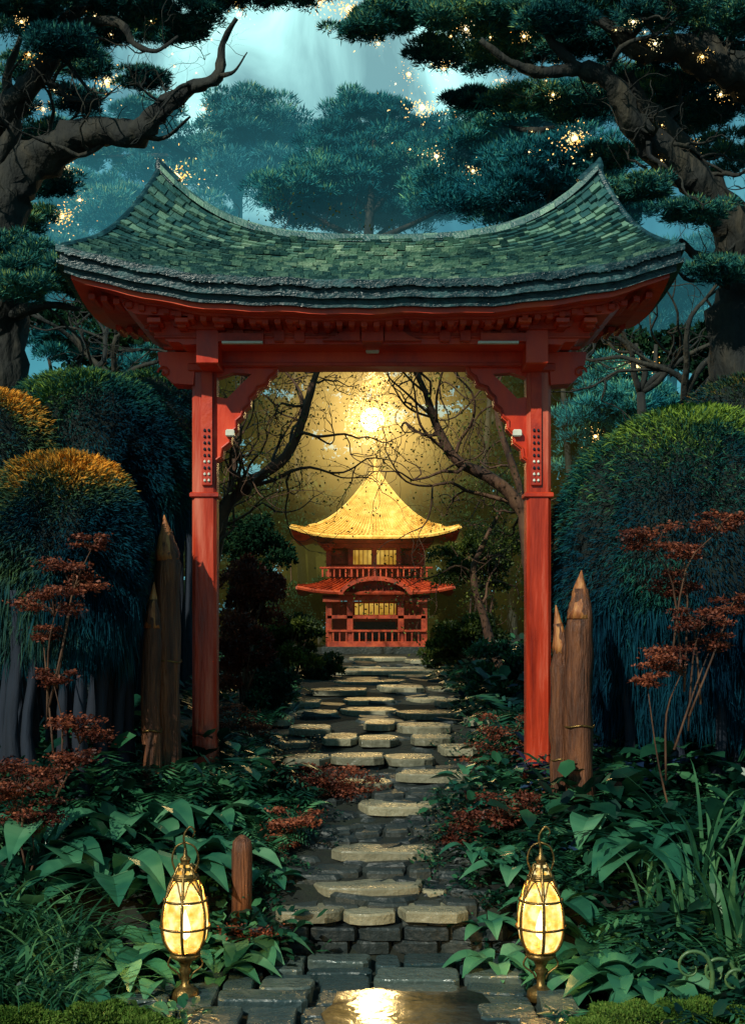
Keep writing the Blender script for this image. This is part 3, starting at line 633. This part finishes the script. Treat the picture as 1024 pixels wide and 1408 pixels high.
lv=Leaves(); g=Geo()
for i in range(330):
    x=random.uniform(-11,11); z=random.uniform(.3,12.2); d=random.uniform(40.5,46); R=random.uniform(.8,1.5)
    crown(lv,(x,d,z),(R,R,R*.75),1300,.22,.13,12,.42,.2)
for i in range(22):
    x=random.uniform(-10,10); d=random.uniform(39.5,44); g.tube([(x,d,.5),(x+random.uniform(-.5,.5),d,4),(x+random.uniform(-1,1),d,11)],[.22,.15,.06],6,0,.1,3)
gr=empty('distant_grove'); lv.obj('foliage','thick',gr); g.obj('trunks',['bark'],gr,True)
def bush(name,px,py,d,R,n,mat,L=.09,W=.05):
    e=empty(name); c=at(px,py,d); lv=Leaves(); crown(lv,c,R,n,L,W,26,.32,.2,1,.45,.9); lv.obj('foliage',mat,e)
    g=Geo(); z0=gz(c[0],d)-.05
    for i in range(6): g.tube([(c[0]+random.uniform(-.1,.1),d,z0),(c[0]+random.uniform(-.3,.3)*R[0],d+random.uniform(-.2,.2),(z0+c[2])/2),(c[0]+random.uniform(-.7,.7)*R[0],d+random.uniform(-.3,.3),c[2]+random.uniform(-.2,.5)*R[2])],[.03,.022,.008],5)
    g.obj('stems',['barkr'],e,True)
bush('red_maple_shrub',338,820,17,(.48,.5,.58),10000,'redleaf',.055,.028)
bush('red_maple_shrub',335,900,16,(.40,.4,.5),8000,'redleaf',.055,.028)
bush('garden_shrub',400,885,20,(.55,.5,.5),8000,'olive',.08,.035)
bush('garden_shrub',435,920,24,(.5,.5,.3),4500,'olive',.08,.04)
bush('garden_shrub',640,885,22,(.65,.5,.5),8000,'olive',.08,.04)
bush('garden_shrub',605,905,27,(.5,.5,.3),4500,'olive',.09,.04)
bush('garden_shrub',690,930,17.5,(.5,.5,.5),7000,'under',.07,.035)
bush('garden_shrub',365,960,16,(.4,.4,.4),6000,'under',.07,.035)
bush('garden_tree',660,775,24,(.9,.8,.7),13000,'olive',.07,.035)
bush('garden_tree',345,765,26,(.8,.8,.9),13000,'thick',.08,.04)
bush('garden_tree',380,710,38.5,(1.6,1,1.2),13000,'thick',.13,.07)
bush('garden_tree',650,690,38.5,(1.6,1,1.2),13000,'thick',.13,.07)
bush('garden_tree',415,830,38.5,(1.3,.8,1.3),9000,'thick',.12,.07)
bush('garden_tree',625,830,38.5,(1.3,.8,1.3),9000,'thick',.12,.07)
def layered(name,px,d,pads_,mat='redleaf'):
    e=empty(name); g=Geo(); lv=Leaves(); b=at(px,0,d); z0=gz(b[0],d); prev=np.array([b[0],d,z0])
    for (x,y,r) in sorted(pads_,key=lambda q:-q[1]):
        c=at(x,y,d+random.uniform(-.2,.2)); k=r*d/F
        for sub_ in range(9):
            cc=c+np.array([random.uniform(-1,1)*k,random.uniform(-.5,.5)*k,random.uniform(-.5,.5)*k]); n=int(110*max(r/30,.5)); P=cc+rng.normal(size=(n,3))*[k*.26,k*.28,k*.08]
            T=rng.normal(size=(n,3)); T[:,2]=T[:,2]*.4-.25; lv.put(P,T,.034,.018,rng.random(n)*.65+.3*(P[:,2]>cc[2]))
            g.tube([c-[0,0,k*.6],(c+cc)/2,cc],[.006,.004,.002],4)
        m=(prev+c)/2+[random.uniform(-.06,.06),0,-.04]; s0=prev+(np.array([b[0],d,z0])-prev)*.25
        g.tube([s0,m,c-[0,0,k*.6]],[.011,.008,.004],5); prev=s0*.5+c*.5
    g.obj('stems',['barkr'],e,True); lv.obj('foliage',mat,e)
layered('red_maple_shrub',60,10.6,[(100,790,38),(75,825,38),(125,745,20),(75,930,22),(110,1000,38),(90,1040,32),(60,870,20)])
layered('red_maple_shrub',30,9.6,[(30,1060,42),(25,1100,44),(45,1130,30)])
layered('red_maple_shrub',930,10.8,[(900,740,34),(985,715,28),(925,800,34),(960,850,30),(1000,830,24),(935,905,38),(890,935,20),(975,880,24),(940,760,20)])
layered('red_maple_shrub',680,10.8,[(655,1125,40),(690,1105,42),(645,1155,34),(700,1140,34)])
layered('red_maple_shrub',690,13.2,[(690,1030,42),(700,1000,34),(670,1050,36),(655,1070,26)])
layered('red_maple_shrub',460,11.9,[(450,1075,42),(490,1074,32),(425,1092,36),(400,1060,26)])
layered('red_maple_shrub',350,9.2,[(350,1290,34),(320,1300,30)])
layered('red_maple_shrub',400,10.4,[(405,1120,28),(380,1150,28)])
layered('red_maple_shrub',330,14.0,[(335,1010,34),(320,985,30),(350,1035,28)])

# ---------------------------------------------------------------- undergrowth
def frond(lv,p,az,L,arch,nl=13,w=.3,base=0.35):
    d=np.array([math.cos(az),math.sin(az),0]); s=np.array([-d[1],d[0],0]); t=np.linspace(.08,1,nl)
    C=p+d*(L*t*(.55+.45*t))[:,None]+np.array([0,0,1])*(L*arch*(t*1.5-1.25*t*t))[:,None]
    Tn=nrm(np.gradient(C,axis=0)); 
    for sg in (-1,1):
        ln=L*w*np.sin(math.pi*np.clip(t*.93+.07,0,1))**.7+.01; T=nrm(s*sg+Tn*.5+[0,0,-.15]); tip=C+T*ln[:,None]; wv=Tn*(L/nl*.42)
        mid=C+T*ln[:,None]*.45; lv.raw(np.stack([C,mid+wv,tip,mid-wv],1),np.clip(rng.random(nl)*.4+base*rng.random(),0,1))
def broad(lv,p,n,size,hi=.8,lmin=.22,lmax=.5):
    az=rng.random(n)*2*math.pi; el=rng.uniform(.1,1.2,n); h=rng.uniform(.1,1,n)*size; rad=rng.uniform(.1,.7,n)*size
    P=p+np.stack([np.cos(az)*rad,np.sin(az)*rad,h*.8],1); T=np.stack([np.cos(az)*np.cos(el),np.sin(az)*np.cos(el),np.sin(el)-.45],1)
    T=nrm(T); S=nrm(np.cross(T,[0,0,1])+rng.normal(size=(n,3))*.25); L=(size*rng.uniform(lmin,lmax,n))[:,None]; W=L*.6; N=np.cross(S,T); r=rng.random(n)**1.5*hi
    a0=P;a1=P+T*L*.35+S*W/2;a2=P+T*L*.35-S*W/2;b1=P+T*L*.7+S*W*.38;b2=P+T*L*.7-S*W*.38;tip=P+T*L+np.array([0,0,-.15])*L; m2=P+T*L*.7-N*L*.06
    lv.raw(np.stack([a0,a1,b1,m2],1),r); lv.raw(np.stack([a0,m2,b2,a2],1),r); lv.raw(np.stack([m2,b1,tip,b2],1),r)
def hosta(lv,p,n,size,r0=.3):
    """big arching leaves with a folded midrib, built as strips"""
    for k in range(n):
        az=2*math.pi*k/n+random.uniform(-.3,.3); L=size*random.uniform(.75,1.15); d=np.array([math.cos(az),math.sin(az),0]); s=np.array([-d[1],d[0],0]); t=np.linspace(0,1,11)
        el=random.uniform(.6,1.3); C=p+d*(L*t*(.45+.4*t))[:,None]+np.array([0,0,1])*(L*el*(1.35*t-1.15*t*t))[:,None]
        W=(L*.21*np.clip(np.sin(math.pi*np.clip((t-.22)/.78,0,1)),0,1)**.75*(1-.25*t)+.005)[:,None]; up_=np.array([0,0,1])*W*.35
        rip=1+.08*np.sin(t*40)[:,None]
        A=C+s*W*rip+up_; B=C-s*W*rip+up_; rr=np.full(10,min(r0+random.uniform(-.2,.35),1))
        lv.raw(np.stack([A[:-1],A[1:],C[1:],C[:-1]],1),rr); lv.raw(np.stack([C[:-1],C[1:],B[1:],B[:-1]],1),rr*.85)
fl=Leaves(); bl=Leaves(); ul=Leaves(); hl=Leaves()
HO=[(175,8.6,11,.62),(215,8.95,10,.6),(300,8.75,9,.46),(345,9.1,9,.5),(320,9.15,9,.55),(150,9.6,12,.75),(240,9.7,11,.7),(320,10.2,10,.55),(110,8.0,9,.4),(800,8.5,10,.5),(850,8.35,11,.6),(680,8.95,9,.46),(670,9.4,8,.42),(820,9.2,11,.68),(900,8.1,10,.5),(760,9.5,10,.6),(710,9.9,9,.5),(880,9.9,12,.75),(195,8.05,8,.36),(60,10,11,.75),(290,11,10,.6),(700,11.2,10,.55),(370,9.9,7,.36),(650,10.3,7,.36),(200,10.6,10,.7),(820,10.4,10,.65),(640,12.2,8,.4),(400,12.4,8,.4)]
HX=[(at(h[0],0,h[1])[0],h[1]) for h in HO]
def edge(d): return 1.02 if d<9.3 else (.62 if d<12 else (1.2 if d<20 else 1.1+.01*d))
for i in range(1150):
    d=random.uniform(7.3,14) if i<950 else random.uniform(14,30); sd=random.choice((-1,1)); x=sd*(edge(d)+random.random()**1.5*4.2+.02)
    if 7.85<d<8.5 and .95<abs(x)<1.32 : continue
    if d<8.0 and .85<abs(x)<1.5: 
        if random.random()<.6: continue
    z=gz(x,d)-.02; s=random.uniform(.16,.46)*(1 if d<14 else 1.4)*(.6 if abs(x)<edge(d)+.3 or d<8.2 else 1)
    if any(abs(x-hx)<.28 and -.35<hd-d<.5 or (abs(x-hx)<.28 and abs(d-hd)<.3) for hx,hd in HX): s*=.5
    p=np.array([x,d,z])
    q=random.random()
    if q<.36:
        n=random.randint(7,12)
        for k in range(n): frond(fl,p,2*math.pi*k/n+random.uniform(-.3,.3),s*1.5*random.uniform(.8,1.15),random.uniform(.8,1.5),base=random.choice((.1,.3,.6,.9)))
    elif q<.45 and x>1.3: broad(ul,p,random.randint(24,50),s*1.2)
    else: broad(bl,p,random.randint(20,50),s*random.uniform(.8,1.6),random.choice((.35,.6,.9,1.)))
for i in range(4): broad(bl,np.array([-1.2+.17*i,9.25,gz(-.95,9.2)]),46,.46,.9,.2,.34)
for (px,d,n,s) in HO:
    x=at(px,0,d)[0]; hosta(hl,np.array([x,d,gz(x,d)-.02]),n,s,random.uniform(.3,.65))
for i in range(70):
    d=random.uniform(9.7,14.5); hw=.62 if d<12 else 1.1; x=random.choice((-1,1))*random.uniform(.55,1)*hw; broad(bl,np.array([x,d,float(prof(d))-.06]),14,random.uniform(.06,.14))
fl.obj('fern_undergrowth','under'); bl.obj('broadleaf_undergrowth','under'); ul.obj('blue_leaf_undergrowth','blue'); hl.obj('hosta_plants','hosta')
def blade(lv,p,az,H,lean,w,seg=9,curl=1.0):
    d=np.array([math.cos(az),math.sin(az),0]); s=np.array([-d[1],d[0],0]); t=np.linspace(0,1,seg+1)
    C=p+d*(lean*H*t**1.8)[:,None]+np.array([0,0,1])*(H*(t-curl*.55*t**3))[:,None]; W=(w*(1-t**2)*.5+.0008)[:,None]
    A=C+s*W; B=C-s*W; lv.raw(np.stack([A[:-1],A[1:],B[1:],B[:-1]],1),np.full(seg,rng.random()*.95))
gl=Leaves()
def tuft(x,d,n,H,w,lean=.7,curl=1.): 
    z=gz(x,d)-.02
    for k in range(n): blade(gl,np.array([x+rng.normal()*.08,d+rng.normal()*.08,z]),rng.random()*2*math.pi,H*rng.uniform(.6,1.1),lean*rng.uniform(.4,1.3),w*rng.uniform(.6,1.2),9,curl*rng.uniform(.6,1.2))
for (px,d,n,H) in [(30,8.6,50,.9),(75,8.4,46,.9),(10,8.0,46,.7),(110,8.9,34,.75),(50,7.9,46,.55),(150,8.3,30,.4),(20,9.3,36,1.0),(90,7.9,36,.55),(60,9.0,40,1.0),(0,8.8,40,.9)]:
    tuft(at(px,0,d)[0],d,n,H,.028,.85,1.2)
for (px,d,n,H) in [(930,9.2,16,1.0),(960,9.0,18,1.1),(1000,8.8,22,1.2),(1020,8.5,20,1.0),(900,9.4,14,.8),(985,8.2,16,.5),(975,9.6,16,1.3)]:
    tuft(at(px,0,d)[0],d,n,H,.05,.5,.7)
for i in range(300):
    d=random.uniform(7.3,13); x=random.choice((-1,1))*(edge(d)+.2+random.random()*4); tuft(x,d,7,random.uniform(.12,.35),.012)
gl.obj('grass_tufts','grass')
ml=Leaves()
for (px,py,d,rx,rz) in [(140,1400,7.6,.28,.10),(200,1412,7.5,.2,.08),(30,1405,7.5,.25,.1),(870,1400,7.6,.32,.09),(960,1395,7.6,.3,.10),(820,1412,7.45,.2,.06)]:
    c=at(px,py,d); n=7000; dd=sph(n); dd[:,2]=abs(dd[:,2]); P=c+dd*[rx,rx*.8,rz]*rng.uniform(.85,1.02,(n,1))*(1+.12*np.sin(dd[:,:1]*9)); P[:,2]-=.03; ml.put(P,dd+rng.normal(size=(n,3))*.5,.022,.012)
ml.obj('moss_mounds','moss')
M['stem']=surf('fern_stem_green',[(.04,.10,.04),(.10,.18,.06)],8,.4,.2)
fg=Geo()
for (px,py,d,s,h) in [(950,1330,7.9,.12,.3),(985,1338,8.0,.11,.33),(1010,1350,7.8,.09,.3)]:
    c=at(px,py,d); z0=0.
    pts=[(c[0]+.1,d,z0),(c[0]+s+.01,d,c[2]-.08)]+[(c[0]+s*(1-.8*t/6.5)*math.cos(t),d,c[2]+s*(1-.8*t/6.5)*math.sin(t)) for t in np.linspace(0,6.5,14)]
    fg.tube(pts,np.linspace(.016,.004,len(pts)),6,0,0,2)
fg.obj('curled_fern',['stem'],None,True)

# ---------------------------------------------------------------- glowing lights in trees
def fairy(px,py,d,r,n=220,core=.2):  # lit foliage clusters made of emissive leaves around a bulb
    e=empty('glowing_leaf_cluster'); c=at(px,py,d); rr=r*d/F; lv=Leaves(); q=sph(n)*np.abs(rng.normal(size=(n,1)))**1.3; P=c+q*rr*[.95,.7,.75]; lv.put(P,rng.normal(size=(n,3)),rr*.17,rr*.10); lv.obj('lit_leaves','fairy',e)
    g=Geo(); g.lathe(c,[(rr*core*math.sin(t)*(1+.2*math.sin(5*t)),-rr*core*math.cos(t)) for t in np.linspace(0,math.pi,8)],10,0); g.obj('bulb',['bulb'],e,True)
for f in [(148,112,38,21),(243,243,30,22),(85,297,26,17),(580,148,44,20),(790,190,40,19),(876,503,34,13),(480,12,44,22),(440,2,40,18),(90,235,26,14)]: fairy(*f)
for f in [(40,75,14.1,9),(562,102,44,11),(765,80,36,11),(818,600,20,10),(965,78,14.5,9),(690,140,40,11),(610,95,14.5,9),(110,275,28,9),(205,185,36,10),(650,235,44,9),(600,215,44,12),(900,60,14.2,9),(280,150,40,8),(720,50,14.2,9),(640,40,14.2,9),(820,110,16,8),(950,200,15,9),(330,20,14.2,9),(30,30,14,9),(690,110,15,8),(760,130,15,8),(870,30,14,9),(60,150,15,9),(520,60,14.3,8),(990,130,15,9)]: fairy(*f,n=90,core=.22)
for i in range(34):  # added specks: canopy highlights put in as glowing leaves
    x=random.choice([random.uniform(10,330),random.uniform(540,1010)]); fairy(x,random.uniform(5,150 if x<400 else 230),random.uniform(13.9,15.5),random.uniform(3.5,6),n=26)
orb=empty('glowing_orb_lantern'); c=at(512,577,32)
g=Geo(); g.lathe(c,[(.30*math.sin(t),-.30*math.cos(t)) for t in np.linspace(0,math.pi,12)],18,0); g.tube([c+[0,0,.3],c+[0,0,4]],[.015,.015],4,1,0,1); g.obj('orb',['orb','iron'],orb,True)
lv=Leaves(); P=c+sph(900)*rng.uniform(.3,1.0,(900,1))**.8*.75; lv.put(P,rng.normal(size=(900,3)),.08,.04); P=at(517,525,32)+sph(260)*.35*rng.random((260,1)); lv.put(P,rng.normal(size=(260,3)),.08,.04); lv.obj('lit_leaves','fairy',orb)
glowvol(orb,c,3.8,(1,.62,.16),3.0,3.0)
glowvol(orb,c+np.array([0,9.,-.6]),9.0,(.50,.44,.09),.42,1.7)  # added olive glow behind the pagoda
for (q,en) in ((c+np.array([0,-.9,-.6]),620),(at(513,870,33.3),9),(at(513,765,33.8),7)):  # one lamp beside the orb, two warm lamps outside the pagoda front
    l=bpy.data.lights.new('orb_pagoda_light','POINT'); l.energy=en; l.color=(1,.68,.26); l.shadow_soft_size=.35; lo=bpy.data.objects.new('orb_pagoda_light',l); lo.location=q; scene.collection.objects.link(lo); lo.parent=orb

# ---------------------------------------------------------------- mist in the valley behind
m,nt,out=newmat('valley_mist'); ab=nt.nodes.new('ShaderNodeVolumeAbsorption'); ab.inputs[0].default_value=(0,0,0,1); ab.inputs[1].default_value=.018
em=nt.nodes.new('ShaderNodeEmission'); em.inputs[0].default_value=(.045,.23,.28,1); em.inputs[1].default_value=.030  # mist glows by itself; emission replaces scattered light
ad=nt.nodes.new('ShaderNodeAddShader'); nt.links.new(ab.outputs[0],ad.inputs[0]); nt.links.new(em.outputs[0],ad.inputs[1]); nt.links.new(ad.outputs[0],out.inputs['Volume'])
me=bpy.data.meshes.new('valley_mist'); X0,X1,Y0,Y1,Z0,Z1=-120,120,50.5,100,-5,25
me.from_pydata([(x,y,z) for z in (Z0,Z1) for y in (Y0,Y1) for x in (X0,X1)],[],[(0,2,3,1),(4,5,7,6),(0,1,5,4),(2,6,7,3),(0,4,6,2),(1,3,7,5)]); me.materials.append(m)
scene.collection.objects.link(bpy.data.objects.new('mist',me))

# ---------------------------------------------------------------- world, sun, camera
w=bpy.data.worlds.new('World'); scene.world=w; w.use_nodes=True; nt=w.node_tree; nt.nodes.clear(); N=nt.nodes.new; L=nt.links.new
out=N('ShaderNodeOutputWorld'); bg=N('ShaderNodeBackground'); bg.inputs[1].default_value=1.0
sdir=nrm(np.array([-.42,-.70,.60])); el=math.asin(sdir[2]); azi=math.atan2(sdir[0],sdir[1])
sky=N('ShaderNodeTexSky'); sky.sky_type='NISHITA'; sky.sun_disc=False; sky.sun_elevation=el; sky.sun_rotation=azi
tc=N('ShaderNodeTexCoord'); nz=N('ShaderNodeTexNoise'); nz.inputs['Scale'].default_value=6; nz.inputs['Detail'].default_value=8; nz.inputs['Distortion'].default_value=1.0
mp=N('ShaderNodeMapping'); mp.inputs['Rotation'].default_value=(0,math.radians(35),0); mp.inputs['Scale'].default_value=(1.9,1,1.0); L(tc.outputs['Generated'],mp.inputs[0]); L(mp.outputs[0],nz.inputs['Vector'])
cl=ramp(nt,nz.outputs[0],[(.017,.09,.14),(.04,.18,.24),(.12,.38,.44)],[.35,.5,.68])
tm=N('ShaderNodeMixRGB'); tm.blend_type='MULTIPLY'; tm.inputs[0].default_value=1; tm.inputs[2].default_value=(.013,.016,.014,1); L(sky.outputs[0],tm.inputs[1])
ad1=N('ShaderNodeMixRGB'); ad1.blend_type='ADD'; ad1.inputs[0].default_value=1; L(cl,ad1.inputs[1]); L(tm.outputs[0],ad1.inputs[2])
gd=nrm(np.array([(430-512)/F,1,(850-70)/F])); dt=N('ShaderNodeVectorMath'); dt.operation='DOT_PRODUCT'; dt.inputs[1].default_value=gd
nv=N('ShaderNodeVectorMath'); nv.operation='NORMALIZE'; L(tc.outputs['Generated'],nv.inputs[0]); L(nv.outputs[0],dt.inputs[0])
mr=N('ShaderNodeMapRange'); mr.interpolation_type='SMOOTHERSTEP'; mr.inputs[1].default_value=.986; mr.inputs[2].default_value=1.0; L(dt.outputs['Value'],mr.inputs[0])
nz2=N('ShaderNodeMapRange'); nz2.inputs[1].default_value=.35; nz2.inputs[2].default_value=.65; nz2.inputs[3].default_value=.3; nz2.inputs[4].default_value=1.5; L(nz.outputs[0],nz2.inputs[0])
mm=N('ShaderNodeMath'); mm.operation='MULTIPLY'; L(mr.outputs[0],mm.inputs[0]); L(nz2.outputs[0],mm.inputs[1])
gm=N('ShaderNodeMixRGB'); gm.blend_type='MULTIPLY'; gm.inputs[0].default_value=1; gm.inputs[1].default_value=(.58,1.0,.88,1); L(mm.outputs[0],gm.inputs[2])
ad2=N('ShaderNodeMixRGB'); ad2.blend_type='ADD'; ad2.inputs[0].default_value=1; L(ad1.outputs[0],ad2.inputs[1]); L(gm.outputs[0],ad2.inputs[2])
L(ad2.outputs[0],bg.inputs[0]); L(bg.outputs[0],out.inputs[0])
s=bpy.data.lights.new('moon_sun','SUN'); s.energy=3.6; s.angle=math.radians(.5); s.color=(.98,.98,.82); so=bpy.data.objects.new('moon_sun',s); scene.collection.objects.link(so)
so.rotation_euler=Vector(-sdir).to_track_quat('-Z','Y').to_euler()
cam=bpy.data.cameras.new('camera'); co=bpy.data.objects.new('camera',cam); scene.collection.objects.link(co); scene.camera=co
co.location=(0,0,CZ); co.rotation_euler=(math.radians(90),0,0); cam.sensor_width=36; cam.lens=36*F/1408; cam.shift_y=(HY-704)/1408; cam.clip_end=2000; cam.clip_start=.1
scene.view_settings.view_transform='Standard'; scene.view_settings.look='None'; scene.view_settings.exposure=0
